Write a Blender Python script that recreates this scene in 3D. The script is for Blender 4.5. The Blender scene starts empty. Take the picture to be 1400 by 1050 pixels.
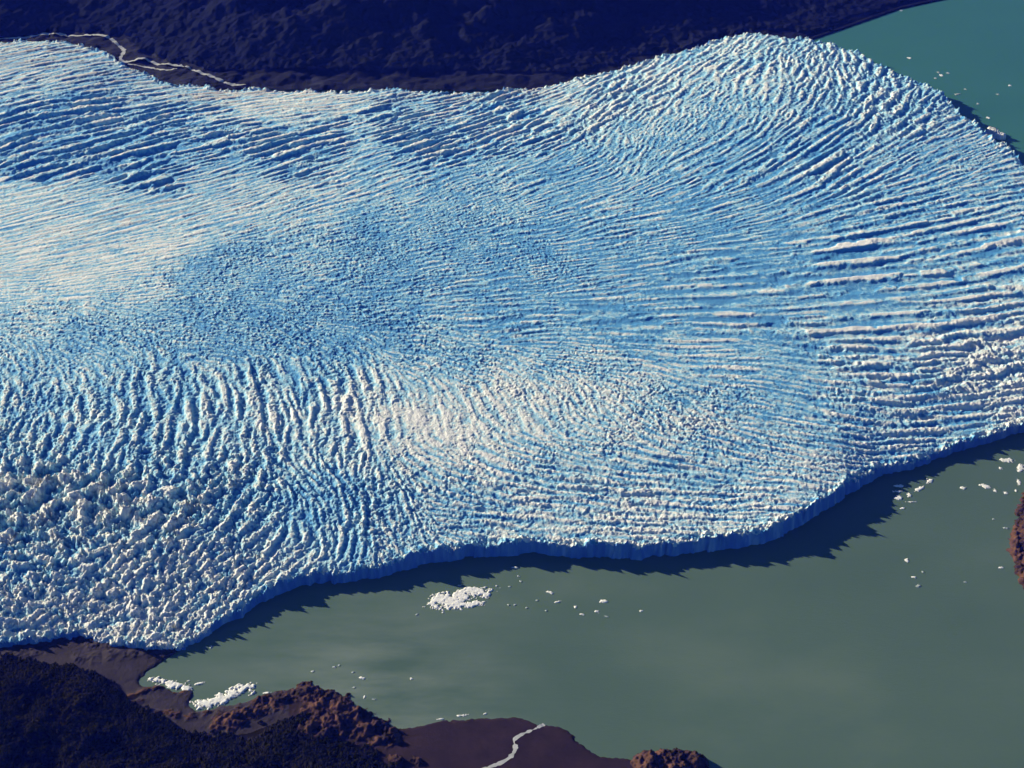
import bpy, math
import numpy as np

R = math.radians
rng = np.random.default_rng(7)
S = bpy.context.scene
COL = S.collection

# ------------------------------------------------------------------ camera
HC, DEP, F = 3300.0, R(36.0), 1923.4          # aircraft height, depression, focal length (for a 1400 px wide frame)
FW = np.array([0, math.cos(DEP), -math.sin(DEP)])
UP = np.array([0, math.sin(DEP), math.cos(DEP)])

def at(px, py, z=0.0):
    """where the sight line of a point of the photograph meets height z"""
    a = (px - 700.0) / F
    b = (525.0 - py) / F
    dy, dz = FW[1] + b * UP[1], FW[2] + b * UP[2]
    t = (z - HC) / dz
    return a * t, dy * t

def pix(x, y, z):
    dz = z - HC
    dep = y * FW[1] + dz * FW[2]
    up = y * UP[1] + dz * UP[2]
    return 700 + F * x / dep, 525 - F * up / dep

cam_d = bpy.data.cameras.new('camera')
cam = bpy.data.objects.new('camera', cam_d)
COL.objects.link(cam)
cam.location = (0, 0, HC)
cam.rotation_euler = (R(90) - DEP, 0, 0)
cam_d.sensor_width = 36
cam_d.lens = 36 * F / 1400
cam_d.clip_start = 10
cam_d.clip_end = 200000
S.camera = cam

# ------------------------------------------------------------------ light
SUN_AZ = (-0.88, 0.475)                        # horizontal direction towards the sun
SUN_EL = R(18.0)
sd = bpy.data.lights.new('sun', 'SUN')
sd.energy = 5.0
sd.angle = R(0.5)
sd.color = (1.0, 0.91, 0.77)
sun = bpy.data.objects.new('sun', sd)
COL.objects.link(sun)
# the lamp shines along its local -Z
from mathutils import Vector
to_sun = Vector((SUN_AZ[0] * math.cos(SUN_EL), SUN_AZ[1] * math.cos(SUN_EL), math.sin(SUN_EL)))
sun.rotation_euler = to_sun.to_track_quat('Z', 'Y').to_euler()
sun.location = (-6000, 6000, 6000)

wd = bpy.data.worlds.new('World')
S.world = wd
wd.use_nodes = True
nt = wd.node_tree
for n in list(nt.nodes):
    nt.nodes.remove(n)
sky = nt.nodes.new('ShaderNodeTexSky')
sky.sky_type = 'NISHITA'
sky.sun_disc = False
sky.sun_elevation = SUN_EL
sky.sun_rotation = math.atan2(SUN_AZ[0], SUN_AZ[1])
sky.altitude = 2500
sky.air_density = 1.0
sky.dust_density = 0.0
sky.ozone_density = 7.0
bg = nt.nodes.new('ShaderNodeBackground')
bg.inputs['Strength'].default_value = 0.062
wo = nt.nodes.new('ShaderNodeOutputWorld')
nt.links.new(sky.outputs[0], bg.inputs[0])
nt.links.new(bg.outputs[0], wo.inputs[0])

S.view_settings.view_transform = 'Standard'
S.view_settings.look = 'None'
S.view_settings.exposure = 0.7
S.view_settings.gamma = 1
S.cycles.max_bounces = 6
S.cycles.diffuse_bounces = 4
S.cycles.volume_bounces = 0
S.cycles.use_denoising = True

# ------------------------------------------------------------------ noise
def field(n, lam_tex, seed, sig=0.35):
    """tiling random field, band-passed round a wavelength of lam_tex texels"""
    r = np.random.default_rng(seed)
    w = np.fft.rfft2(r.standard_normal((n, n)))
    kx = np.fft.fftfreq(n)[:, None]
    ky = np.fft.rfftfreq(n)[None, :]
    k = np.hypot(kx, ky)
    k[0, 0] = 1e-9
    g = np.exp(-(np.log(k * lam_tex)) ** 2 / (2 * sig * sig))
    t = np.fft.irfft2(w * g, s=(n, n))
    return (t / t.std()).astype(np.float32)

def fractal(n, lam_tex, seed, slope=1.7):
    r = np.random.default_rng(seed)
    w = np.fft.rfft2(r.standard_normal((n, n)))
    k = np.hypot(np.fft.fftfreq(n)[:, None], np.fft.rfftfreq(n)[None, :])
    k[0, 0] = 1e-9
    g = 1.0 / ((1.0 / lam_tex) ** 2 + k * k) ** (slope / 2)
    g[0, 0] = 0
    t = np.fft.irfft2(w * g, s=(n, n))
    return (t / t.std()).astype(np.float32)

def samp(t, x, y):
    n = t.shape[0]
    xf = np.floor(x); yf = np.floor(y)
    fx = (x - xf).astype(np.float32); fy = (y - yf).astype(np.float32)
    i0 = xf.astype(np.int64) % n; j0 = yf.astype(np.int64) % n
    i1 = (i0 + 1) % n; j1 = (j0 + 1) % n
    return (t[i0, j0] * (1 - fx) + t[i1, j0] * fx) * (1 - fy) + (t[i0, j1] * (1 - fx) + t[i1, j1] * fx) * fy

FR = fractal(1024, 60, 3)            # general purpose fractal field
FR2 = fractal(1024, 40, 4, 2.2)
def fr(x, y, scale, tex=FR):         # scale: metres of the largest features
    return samp(tex, x * 60.0 / scale + 511, y * 60.0 / scale + 217)

# ------------------------------------------------------------------ geometry helpers
def mesh_np(name, V, Q, mat=None, parent=None, smooth=False, attrs=None):
    me = bpy.data.meshes.new(name)
    V = np.ascontiguousarray(V, np.float32); Q = np.ascontiguousarray(Q, np.int32)
    k = Q.shape[1]
    me.vertices.add(len(V)); me.vertices.foreach_set('co', V.ravel())
    me.loops.add(Q.size); me.loops.foreach_set('vertex_index', Q.ravel())
    me.polygons.add(len(Q))
    me.polygons.foreach_set('loop_start', np.arange(0, Q.size, k, dtype=np.int32))
    me.polygons.foreach_set('loop_total', np.full(len(Q), k, np.int32))
    if smooth:
        me.polygons.foreach_set('use_smooth', np.ones(len(Q), bool))
    me.update(calc_edges=True)
    for an, av in (attrs or {}).items():
        a = me.attributes.new(an, 'FLOAT', 'POINT')
        a.data.foreach_set('value', np.ascontiguousarray(av, np.float32))
    if mat:
        me.materials.append(mat)
    o = bpy.data.objects.new(name, me)
    COL.objects.link(o)
    if parent:
        o.parent = parent
    return o

def compact(V, Q, attrs=None):
    used = np.zeros(len(V), bool); used[Q.ravel()] = True
    m = np.cumsum(used) - 1
    return V[used], m[Q], {k: v[used] for k, v in (attrs or {}).items()}

def grid_quads(nr, nc):
    i = np.arange(nr * nc).reshape(nr, nc)
    return np.stack([i[:-1, :-1], i[:-1, 1:], i[1:, 1:], i[1:, :-1]], -1).reshape(-1, 4)

def sdf(X, Y, P):
    """signed distance to a closed outline, positive inside"""
    P = np.asarray(P, float)
    sh = X.shape; X = X.ravel(); Y = Y.ravel()
    d2 = np.full(len(X), 1e18); ins = np.zeros(len(X), bool)
    for (ax, ay), (bx, by) in zip(P, np.roll(P, -1, 0)):
        ex, ey = bx - ax, by - ay
        L = ex * ex + ey * ey + 1e-9
        t = np.clip(((X - ax) * ex + (Y - ay) * ey) / L, 0, 1)
        q = (X - ax - t * ex) ** 2 + (Y - ay - t * ey) ** 2
        np.minimum(d2, q, out=d2)
        c = ((ay > Y) != (by > Y))
        if c.any():
            xi = ex * (Y - ay) / (ey if abs(ey) > 1e-12 else 1e-12) + ax
            ins ^= c & (X < xi)
    d = np.sqrt(d2)
    return np.where(ins, d, -d).reshape(sh)

def line_dist(X, Y, P):
    sh = X.shape; X = X.ravel(); Y = Y.ravel()
    d2 = np.full(len(X), 1e18); tt = np.zeros(len(X))
    n = len(P) - 1
    for i in range(n):
        (ax, ay), (bx, by) = P[i], P[i + 1]
        ex, ey = bx - ax, by - ay
        t = np.clip(((X - ax) * ex + (Y - ay) * ey) / (ex * ex + ey * ey + 1e-9), 0, 1)
        q = (X - ax - t * ex) ** 2 + (Y - ay - t * ey) ** 2
        b = q < d2
        d2[b] = q[b]; tt[b] = ((i + t) / n)[b]
    return np.sqrt(d2).reshape(sh), tt.reshape(sh)

def sstep(a, b, x):
    t = np.clip((x - a) / (b - a), 0, 1)
    return t * t * (3 - 2 * t)

def poly(pts, z=0.0):
    return [at(px, py, z) for px, py in pts]

# ------------------------------------------------------------------ materials
def mat_new(name):
    m = bpy.data.materials.new(name); m.use_nodes = True
    t = m.node_tree
    return m, t, t.nodes['Principled BSDF']

def nd(t, kind, **kw):
    n = t.nodes.new(kind)
    for k, v in kw.items():
        if k in n.inputs:
            n.inputs[k].default_value = v
        else:
            setattr(n, k, v)
    return n

def noise(t, scale, detail=4, rough=0.6, stretch=None):
    g = nd(t, 'ShaderNodeNewGeometry')
    src = g.outputs['Position']
    if stretch:
        mp = nd(t, 'ShaderNodeMapping'); mp.inputs['Scale'].default_value = stretch
        t.links.new(src, mp.inputs[0]); src = mp.outputs[0]
    n = nd(t, 'ShaderNodeTexNoise'); n.inputs['Scale'].default_value = scale
    n.inputs['Detail'].default_value = detail; n.inputs['Roughness'].default_value = rough
    t.links.new(src, n.inputs['Vector'])
    return n.outputs[0]

def ramp(t, fac, stops):
    r = nd(t, 'ShaderNodeValToRGB')
    e = r.color_ramp.elements
    while len(e) < len(stops):
        e.new(0.5)
    for q, (p, c) in zip(e, stops):
        q.position = p; q.color = (*c, 1)
    t.links.new(fac, r.inputs[0])
    return r.outputs[0]

def math_n(t, op, a, b):
    n = nd(t, 'ShaderNodeMath', operation=op)
    for i, v in enumerate((a, b)):
        if isinstance(v, (int, float)):
            n.inputs[i].default_value = v
        else:
            t.links.new(v, n.inputs[i])
    return n.outputs[0]

def bump(t, b, h, strength, dist):
    n = nd(t, 'ShaderNodeBump'); n.inputs['Strength'].default_value = strength; n.inputs['Distance'].default_value = dist
    t.links.new(h, n.inputs['Height']); t.links.new(n.outputs[0], b.inputs['Normal'])

def two_tone(name, scale, c0, c1, lo=0.35, hi=0.65, rough=0.9, spec=0.1, bs=0.0, bd=1.0, detail=6, stretch=None, bscale=3):
    m, t, b = mat_new(name)
    n = noise(t, scale, detail, 0.62, stretch)
    t.links.new(ramp(t, n, [(lo, c0), (hi, c1)]), b.inputs['Base Color'])
    b.inputs['Roughness'].default_value = rough
    b.inputs['Specular IOR Level'].default_value = spec
    if bs:
        bump(t, b, noise(t, scale * bscale, 5, 0.65), bs, bd)
    return m

# glacier ice: bare blue ice to weathered white crust, by how weathered it is
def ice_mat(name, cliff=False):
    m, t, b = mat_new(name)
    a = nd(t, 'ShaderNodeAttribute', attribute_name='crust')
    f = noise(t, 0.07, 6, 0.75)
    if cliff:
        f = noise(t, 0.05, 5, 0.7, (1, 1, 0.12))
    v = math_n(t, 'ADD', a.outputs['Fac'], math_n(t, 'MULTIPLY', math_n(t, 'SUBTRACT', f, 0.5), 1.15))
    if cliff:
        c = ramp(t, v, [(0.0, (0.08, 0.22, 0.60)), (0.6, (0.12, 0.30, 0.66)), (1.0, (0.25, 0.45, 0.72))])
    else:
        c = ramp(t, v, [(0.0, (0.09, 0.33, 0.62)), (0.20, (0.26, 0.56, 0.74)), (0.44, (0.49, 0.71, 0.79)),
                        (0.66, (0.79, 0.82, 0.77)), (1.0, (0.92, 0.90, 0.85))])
    d = nd(t, 'ShaderNodeAttribute', attribute_name='silt')
    mx = nd(t, 'ShaderNodeMix', data_type='RGBA')
    t.links.new(d.outputs['Fac'], mx.inputs[0]); t.links.new(c, mx.inputs[6])
    mx.inputs[7].default_value = (0.42, 0.33, 0.30, 1)
    t.links.new(mx.outputs[2], b.inputs['Base Color'])
    b.inputs['Roughness'].default_value = 0.75
    b.inputs['Specular IOR Level'].default_value = 0.15
    bump(t, b, noise(t, 0.15, 5, 0.75), 1.0, 5.0)
    return m
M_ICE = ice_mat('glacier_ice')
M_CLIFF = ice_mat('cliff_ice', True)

def floe_mat():
    m, t, b = mat_new('floe_ice')
    n = noise(t, 0.06, 5, 0.7)
    t.links.new(ramp(t, n, [(0.25, (0.74, 0.77, 0.76)), (0.5, (0.87, 0.85, 0.80))]), b.inputs['Base Color'])
    b.inputs['Roughness'].default_value = 0.7
    bump(t, b, noise(t, 0.2, 3), 0.6, 2.0)
    return m
M_FLOE = floe_mat()
M_WET = two_tone('waterlogged_ice', 0.08, (0.30, 0.36, 0.36), (0.52, 0.56, 0.55), rough=0.5, spec=0.3)

def water_mat(name, c0, c1, c2, plume=False):
    m, t, b = mat_new(name)
    n = noise(t, 0.0011, 5, 0.55, (1, 1.7, 1))
    t.links.new(ramp(t, n, [(0.32, c0), (0.52, c1), (0.75, c2)]), b.inputs['Base Color'])
    if plume:
        base = b.inputs['Base Color'].links[0].from_socket
        g = nd(t, 'ShaderNodeNewGeometry')
        vd = nd(t, 'ShaderNodeVectorMath', operation='DISTANCE')
        vd.inputs[1].default_value = (*at(500, 955), 0)
        t.links.new(g.outputs['Position'], vd.inputs[0])
        mr = nd(t, 'ShaderNodeMapRange'); mr.inputs[1].default_value = 620; mr.inputs[2].default_value = 60
        t.links.new(vd.outputs['Value'], mr.inputs[0])
        w = math_n(t, 'MULTIPLY', mr.outputs[0], ramp(t, noise(t, 0.004, 6, 0.6, (0.6, 2.2, 1)), [(0.38, (0, 0, 0)), (0.7, (1, 1, 1))]))
        mx = nd(t, 'ShaderNodeMix', data_type='RGBA')
        t.links.new(w, mx.inputs[0]); t.links.new(base, mx.inputs[6]); mx.inputs[7].default_value = (0.20, 0.25, 0.20, 1)
        t.links.new(mx.outputs[2], b.inputs['Base Color'])
    b.inputs['Roughness'].default_value = 0.3
    b.inputs['Specular IOR Level'].default_value = 0.2
    bump(t, b, noise(t, 0.03, 6, 0.7, (1, 2.5, 1)), 0.12, 4.0)
    return m
M_LAKE = water_mat('silty_lake_water', (0.082, 0.136, 0.100), (0.092, 0.148, 0.108), (0.13, 0.185, 0.135), True)
M_CHAN = water_mat('teal_channel_water', (0.042, 0.155, 0.125), (0.046, 0.165, 0.132), (0.05, 0.175, 0.14))
M_ROCK = two_tone('red_brown_rock', 0.02, (0.020, 0.012, 0.011), (0.14, 0.066, 0.040), 0.40, 0.70, bs=0.7, bd=1.6, bscale=9)
M_GRAVEL = two_tone('dark_brown_gravel', 0.012, (0.020, 0.011, 0.012), (0.036, 0.020, 0.020), 0.3, 0.7, bs=0.5, bd=2)
M_MORAINE = two_tone('grey_moraine', 0.012, (0.026, 0.020, 0.025), (0.055, 0.043, 0.046), 0.3, 0.7, bs=0.9, bd=4)
M_SCREE = two_tone('mountain_scree', 0.006, (0.007, 0.008, 0.014), (0.040, 0.043, 0.056), 0.55, 0.85, bs=0.8, bd=8)
M_FOREST = two_tone('dark_forest_leaves', 0.01, (0.007, 0.009, 0.002), (0.032, 0.026, 0.007), 0.35, 0.75, spec=0.0)
M_CANOPY = two_tone('far_forest_haze_tint', 0.0025, (0.010, 0.012, 0.019), (0.016, 0.018, 0.028), 0.3, 0.7, spec=0.0)  # leaf colour pushed towards blue, painting in part of the distance haze
M_STREAM = two_tone('milky_meltwater', 0.03, (0.36, 0.37, 0.37), (0.58, 0.57, 0.55), rough=0.5, spec=0.3)
M_BED = two_tone('lake_bed_mud', 0.002, (0.05, 0.05, 0.045), (0.07, 0.065, 0.055))

def setk(o, kind):
    o['kind'] = kind
    return o

def tag(o, label, cat, group=None):
    o['label'] = label; o['category'] = cat
    if group:
        o['group'] = group
    return o

# ------------------------------------------------------------------ glacier
front = [(225, 884), (250, 882), (270, 867), (300, 846), (345, 820), (390, 797), (430, 785), (480, 779), (530, 772), (580, 757), (630, 748),
         (680, 744), (730, 742), (780, 745), (850, 747), (910, 743), (960, 740), (1010, 732), (1060, 719), (1100, 698), (1130, 677),
         (1165, 656), (1200, 643), (1250, 629), (1310, 609), (1360, 592), (1400, 579), (1450, 560), (1530, 530), (1600, 480)]
far = [(1620, 380), (1560, 310), (1470, 260), (1400, 224), (1385, 207), (1360, 191), (1340, 173), (1315, 156), (1300, 137), (1280, 122),
       (1250, 109), (1230, 101), (1210, 91), (1185, 77), (1165, 68), (1140, 61), (1120, 56), (1100, 52), (1080, 52), (1060, 47), (1040, 45),
       (1010, 47), (985, 53), (960, 62), (930, 70), (900, 78), (870, 88), (840, 96), (800, 104), (760, 115), (730, 121), (690, 122),
       (650, 125), (610, 126), (570, 125), (540, 120), (500, 123), (470, 127), (430, 124), (390, 125), (350, 120), (325, 124), (290, 121),
       (290, 119), (262, 116), (240, 116), (222, 113), (212, 107), (205, 101), (190, 95), (174, 90), (162, 84), (154, 76), (138, 69), (116, 62), (94, 57), (65, 55), (40, 55), (0, 59), (-40, 62)]
left = [(-200, 85), (-260, 300), (-260, 500), (-220, 700), (-200, 880), (-60, 884), (0, 880), (40, 875), (80, 868), (110, 866), (150, 877), (200, 881)]
ZE = 52.0
zl = [20] * len(left)
def ztop_front(px):
    return float(np.interp(px, [225, 300, 430, 560, 1000, 1100, 1150, 1200, 1280, 1400], [16, 28, 40, 46, 50, 60, 55, 37, 27, 36]))
GP = [at(px, py, ztop_front(px)) for px, py in front] + poly(far, ZE)
GP += [at(px, py, 60 if py < 600 else 22) for px, py in left]

# rows of the height field get wider with distance
ys = [3000.0]
while ys[-1] < 8650:
    ys.append(ys[-1] * 1.00080)
ys = np.array(ys)
us = np.linspace(-0.345, 0.335, 1640)
Yg, Ug = np.meshgrid(ys, us, indexing='ij')
Xg = Ug * (Yg + 2390.0)
SD = sdf(Xg, Yg, GP)
# ragged edge: bays and fins bitten from the outline
edge_n = fr(Xg, Yg, 240) * 5 + fr(Xg, Yg, 60, FR2) * 2.2
SDn = SD + edge_n
inside = SDn > -14

# what each stretch of the ice looks like, read off the photograph:
# place (photo px), ridge direction (deg, down-right positive), ridge spacing (m), ridge length / spacing,
# ridge steepness, cross steepness, cross direction, small-block steepness, crust, sharp-crestedness
CP = np.array([
 (0, 75, -15, 90, 3, .40, .15, 60, .30, 0.50, .3), (60, 105, -18, 90, 3, .40, .15, 50, .30, 0.55, .3), (120, 150, -12, 110, 3.5, .60, .15, 50, .28, 0.28, .4),
 (60, 210, -20, 120, 3, .70, .15, 60, .28, 0.22, .5), (200, 230, -22, 120, 3, .70, .15, 60, .28, 0.20, .5), (300, 180, -15, 105, 3, .60, .15, 60, .30, 0.28, .4),
 (330, 135, -10, 80, 3, .35, .15, 60, .25, 0.75, .3), (420, 138, -8, 70, 3, .30, .15, 60, .25, 0.78, .2), (400, 200, -20, 105, 3, .68, .2, 60, .30, 0.25, .5),
 (120, 290, -15, 90, 4, .40, .1, 60, .22, 0.45, .3), (0, 340, -12, 60, 5, .25, .1, 60, .18, 0.68, .1), (120, 350, -10, 60, 5, .22, .1, 60, .20, 0.64, .1),
 (250, 300, -18, 75, 4, .35, .15, 60, .22, 0.62, .2), (400, 270, -18, 65, 3, .38, .2, 50, .3, 0.60, .2), (130, 300, -14, 70, 5, .3, .1, 60, .2, 0.65, .2), (60, 330, -12, 60, 5, .25, .1, 60, .2, 0.70, .1), (0, 300, -14, 80, 4, .35, .1, 60, .2, 0.52, .3), (0, 390, -5, 50, 5, .22, .1, 60, .20, 0.58, .1),
 (200, 340, -9, 50, 4, .25, .15, 60, .24, 0.62, .1), (300, 370, -8, 50, 2, .30, .3, 60, .40, 0.15, 0), (50, 420, 0, 50, 2, .28, .3, 60, .35, 0.42, 0),
 (550, 190, -20, 115, 3, .70, .2, 55, .35, 0.32, .5), (600, 150, -15, 90, 3, .50, .2, 60, .35, 0.45, .3), (700, 165, -22, 105, 3, .70, .25, 50, .38, 0.40, .5),
 (830, 140, -35, 105, 2.2, .70, .3, 40, .40, 0.58, .4), (900, 110, -30, 90, 2.5, .55, .25, 45, .40, 0.62, .3), (770, 130, -22, 80, 3, .45, .2, 45, .35, 0.55, .3),
 (1000, 80, -30, 85, 2.5, .55, .3, 45, .45, 0.58, .3), (1040, 120, -50, 75, 2, .50, .3, 20, .45, 0.48, .2), (1130, 90, -62, 90, 2.2, .60, .4, 20, .50, 0.48, .3),
 (1200, 130, -45, 95, 2.5, .65, .4, 45, .50, 0.45, .3), (1270, 150, -32, 95, 3, .60, .4, 50, .50, 0.40, .3), (960, 165, -45, 65, 2, .42, .3, 20, .42, 0.38, .1),
 (1000, 220, -25, 90, 6, .55, .2, 60, .38, 0.25, .4), (1130, 190, -27, 90, 6, .60, .3, 60, .42, 0.28, .4), (1250, 205, -22, 80, 5, .50, .3, 60, .42, 0.28, .3),
 (1350, 220, -20, 65, 3, .42, .3, 60, .42, 0.35, .2), (880, 190, -50, 60, 2, .40, .3, 20, .42, 0.34, .1),
 (800, 260, -18, 65, 4, .42, .3, 60, .42, 0.22, .2), (650, 265, -20, 50, 2, .34, .3, 50, .42, 0.28, .1), (1000, 290, -13, 75, 5, .45, .3, 60, .42, 0.20, .3),
 (1250, 290, -12, 85, 6, .55, .3, 70, .42, 0.30, .4), (1380, 262, -14, 85, 5, .50, .3, 70, .42, 0.42, .3), (500, 230, -20, 80, 3, .45, .2, 50, .32, 0.40, .3),
 (500, 330, -10, 50, 1.8, .36, .35, 40, .45, 0.18, 0), (700, 340, -8, 60, 3, .42, .35, 45, .45, 0.16, .1), (900, 330, -8, 65, 4, .45, .35, 60, .45, 0.20, .2),
 (300, 430, 0, 45, 1.5, .40, .4, 60, .48, 0.14, 0), (500, 430, -3, 58, 2.5, .48, .35, 50, .45, 0.10, .1), (120, 450, 15, 45, 1.5, .36, .35, 70, .42, 0.22, 0),
 (700, 430, -4, 75, 5, .50, .25, 50, .40, 0.14, .2), (0, 490, 40, 50, 1.5, .42, .35, 80, .45, 0.22, 0), (400, 470, 15, 50, 2, .42, .4, 60, .48, 0.16, 0),
 (1000, 380, -5, 105, 7, .55, .15, 60, .32, 0.22, .7), (1200, 370, -6, 120, 8, .60, .12, 60, .32, 0.27, .8), (1380, 360, -10, 115, 7, .55, .15, 60, .36, 0.38, .7),
 (1000, 440, -2, 115, 8, .58, .1, 60, .30, 0.22, .8), (1200, 440, -4, 125, 8, .62, .1, 60, .30, 0.41, .9), (850, 440, -3, 95, 6, .50, .15, 60, .35, 0.18, .5),
 (1200, 485, 0, 95, 2.5, .62, .3, 60, .40, 0.59, .5), (1320, 490, -5, 90, 1.6, .75, .5, 60, .50, 0.74, .4), (1390, 440, -8, 105, 3, .65, .3, 60, .42, 0.66, .6),
 (1390, 520, -8, 85, 2, .70, .4, 60, .50, 0.74, .4), (1000, 490, 2, 75, 4, .42, .2, 60, .42, 0.36, .3), (800, 490, 5, 55, 3, .40, .3, 60, .45, 0.32, .1),
 (650, 490, 10, 50, 2, .36, .35, 60, .48, 0.32, 0),
 (200, 520, 65, 75, 2.5, .52, .25, 20, .45, 0.25, .1), (350, 530, 60, 78, 3, .58, .25, 10, .42, 0.36, .2), (150, 600, 85, 80, 2, .60, .3, 10, .45, 0.46, .2),
 (300, 600, 80, 80, 3, .72, .25, 10, .42, 0.55, .3), (420, 590, 82, 80, 3.5, .72, .25, 10, .40, 0.62, .3), (430, 520, 55, 70, 3, .52, .3, 0, .42, 0.34, .2),
 (500, 560, 75, 78, 4, .60, .2, 10, .36, 0.78, .3), (480, 620, 105, 75, 3, .65, .3, 10, .42, 0.68, .3), (50, 560, 75, 65, 1.6, .52, .35, 10, .48, 0.38, .1),
 (570, 560, 72, 75, 4, .38, .2, 0, .32, 1.00, .2), (600, 592, 75, 70, 3, .32, .2, 0, .30, 1.00, .1), (700, 560, 60, 75, 3.5, .40, .25, 0, .38, 0.74, .2),
 (780, 560, 55, 65, 3, .42, .3, 0, .42, 0.64, .1), (880, 555, 35, 55, 2, .40, .35, 0, .45, 0.58, 0), (960, 560, 10, 55, 2, .40, .35, 60, .45, 0.46, 0),
 (600, 645, 18, 65, 4.5, .55, .35, 70, .45, 0.46, .1), (750, 640, 8, 68, 6.5, .60, .3, 65, .42, 0.40, .2), (900, 640, 5, 68, 6, .55, .35, 60, .45, 0.44, .2),
 (750, 700, 5, 62, 4, .52, .35, 65, .48, 0.64, .1), (620, 705, 5, 60, 4.5, .52, .4, 65, .48, 0.52, .1), (900, 700, 4, 62, 4, .52, .35, 60, .48, 0.70, .1),
 (1020, 700, -3, 60, 5, .50, .4, 60, .48, 0.64, .1), (830, 600, 12, 60, 3, .45, .35, 60, .45, 0.56, 0), (700, 610, 15, 62, 4, .50, .3, 65, .42, 0.62, .1),
 (1050, 600, 12, 75, 4, .52, .3, 60, .42, 0.36, .2), (1150, 580, 10, 90, 4, .55, .25, 60, .42, 0.40, .3), (1280, 580, -5, 85, 4, .55, .25, 60, .42, 0.46, .3),
 (1100, 650, 8, 62, 5, .46, .35, 60, .46, 0.58, .1), (1000, 640, 10, 65, 5, .50, .35, 60, .45, 0.42, .1), (1200, 620, -10, 70, 5, .50, .3, 60, .45, 0.46, .2), (1080, 540, 8, 80, 5, .48, .2, 60, .4, 0.34, .3),
 (50, 650, -62, 98, 1.5, .90, .5, 30, .48, 0.62, .2), (150, 680, -50, 100, 1.5, .95, .5, 30, .48, 0.62, .2), (250, 700, -58, 98, 1.6, .90, .5, 30, .48, 0.66, .2),
 (50, 740, 20, 95, 1.8, .80, .5, -60, .48, 0.56, .2), (60, 800, 10, 85, 1.8, .70, .5, -60, .48, 0.66, .2), (180, 780, -50, 85, 1.4, .78, .5, 30, .48, 0.66, .2),
 (100, 845, -25, 55, 2, .48, .35, -60, .45, 0.92, .1), (220, 850, -62, 55, 2.5, .58, .4, 20, .46, 0.84, .2), (265, 810, -60, 62, 2, .62, .4, 20, .46, 0.68, .2),
 (330, 780, -50, 62, 2, .56, .4, 20, .46, 0.62, .2), (20, 610, 80, 85, 1.3, .7, .45, 10, .48, 0.50, .1),
 (370, 690, -62, 75, 2, .66, .4, 20, .45, 0.54, .2), (440, 700, 70, 75, 3, .66, .3, 0, .42, 0.42, .2), (500, 700, 75, 72, 3, .66, .35, 0, .44, 0.44, .2),
 (430, 755, -30, 60, 2, .52, .4, 50, .46, 0.52, .1), (540, 740, 30, 55, 2, .48, .4, 90, .48, 0.56, .1), (400, 652, 20, 62, 4, .62, .2, 100, .42, 0.40, .2), (432, 655, 38, 62, 4.5, .66, .2, 100, .42, 0.32, .2), (468, 690, 72, 64, 4.5, .68, .2, 0, .42, 0.24, .2), (482, 738, 100, 62, 4, .62, .2, 10, .42, 0.28, .2), (335, 700, -68, 64, 3, .62, .2, 20, .42, 0.42, .2), (420, 700, 70, 60, 3.5, .66, .2, 0, .42, 0.22, .2), (540, 680, 76, 62, 3.5, .60, .3, 0, .44, 0.34, .2), (545, 725, 80, 58, 3, .5, .35, 0, .46, 0.42, .1),
 (350, 645, 92, 80, 2, .68, .35, 10, .45, 0.58, .2),
])
xi, yi = Xg[inside], Yg[inside]
sd = SDn[inside]
zmean = ZE + 70 * (1 - np.exp(-np.maximum(sd, 0) / 700))
PX, PY = pix(xi, yi, zmean)
W = np.zeros(len(xi)); acc = np.zeros((len(xi), 9)); c2 = np.zeros((len(xi), 4))
# the regions' borders wander
wx = PX + fr(xi, yi, 700) * 14; wy = PY + fr(yi + 900, xi, 700) * 9
for c in CP:
    w = 1.0 / (((wx - c[0]) * 0.8) ** 2 + ((wy - c[1]) * 1.15) ** 2 + 25 ** 2) ** 1.9
    w *= 1e6
    W += w
    a = R(c[2]); b = R(c[7])
    # to ground directions: a picture row is deeper than a column is wide
    k = 1.0 / math.sin(DEP - math.atan((525 - c[1]) / F) + 0) if False else 1.0 / math.sin(DEP + math.atan((c[1] - 525) / F))
    ga = math.atan2(-math.sin(a) * k, math.cos(a)); gb = math.atan2(-math.sin(b) * k, math.cos(b))
    c2[:, 0] += w * math.cos(2 * ga); c2[:, 1] += w * math.sin(2 * ga)
    c2[:, 2] += w * math.cos(2 * gb); c2[:, 3] += w * math.sin(2 * gb)
    for j, v in enumerate((math.log(c[3]), c[4], c[5], c[6], c[8], c[9], c[10])):
        acc[:, j] += w * v
acc /= W[:, None]
A1 = 0.5 * np.arctan2(c2[:, 1], c2[:, 0]); A2 = 0.5 * np.arctan2(c2[:, 3], c2[:, 2])
LAM = np.exp(acc[:, 0]); ANI, S1, S2, S3, CR, SH = (acc[:, j] for j in range(1, 7))
LAM0 = LAM.copy()
LAM = LAM * (0.56 + 0.26 * np.clip(SH * 1.3 + sstep(98, 112, LAM), 0, 1))
LAM = LAM * np.exp(np.clip(fr(xi, yi, 420), -1.6, 1.6) * 0.24)
chaos = sstep(575, 640, PY + fr(xi, yi, 500) * 20) * (1 - sstep(300, 430, PX))
A1 = A1 + chaos * np.clip(fr(xi, yi, 190), -2, 2) * 0.30
ANI = ANI * (1 - 0.12 * chaos)
LAM = LAM * (1 + 0.10 * chaos)
huge0 = sstep(80, 98, LAM0) * (1 - SH) * sstep(0.72, 0.85, S1)
A1 = A1 + fr(xi, yi, 260) * 0.13 * np.minimum(1, 1.7 / ANI)
A2 = A2 + fr(xi, yi, 300, FR2) * 0.15
del acc, c2, W, wx, wy

LEVELS = [20, 33, 54, 88, 144]
TEX = [field(2048, 8.0, 100 + i) for i in range(5)]
TEX2 = [field(2048, 8.0, 200 + i) for i in range(5)]

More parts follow.
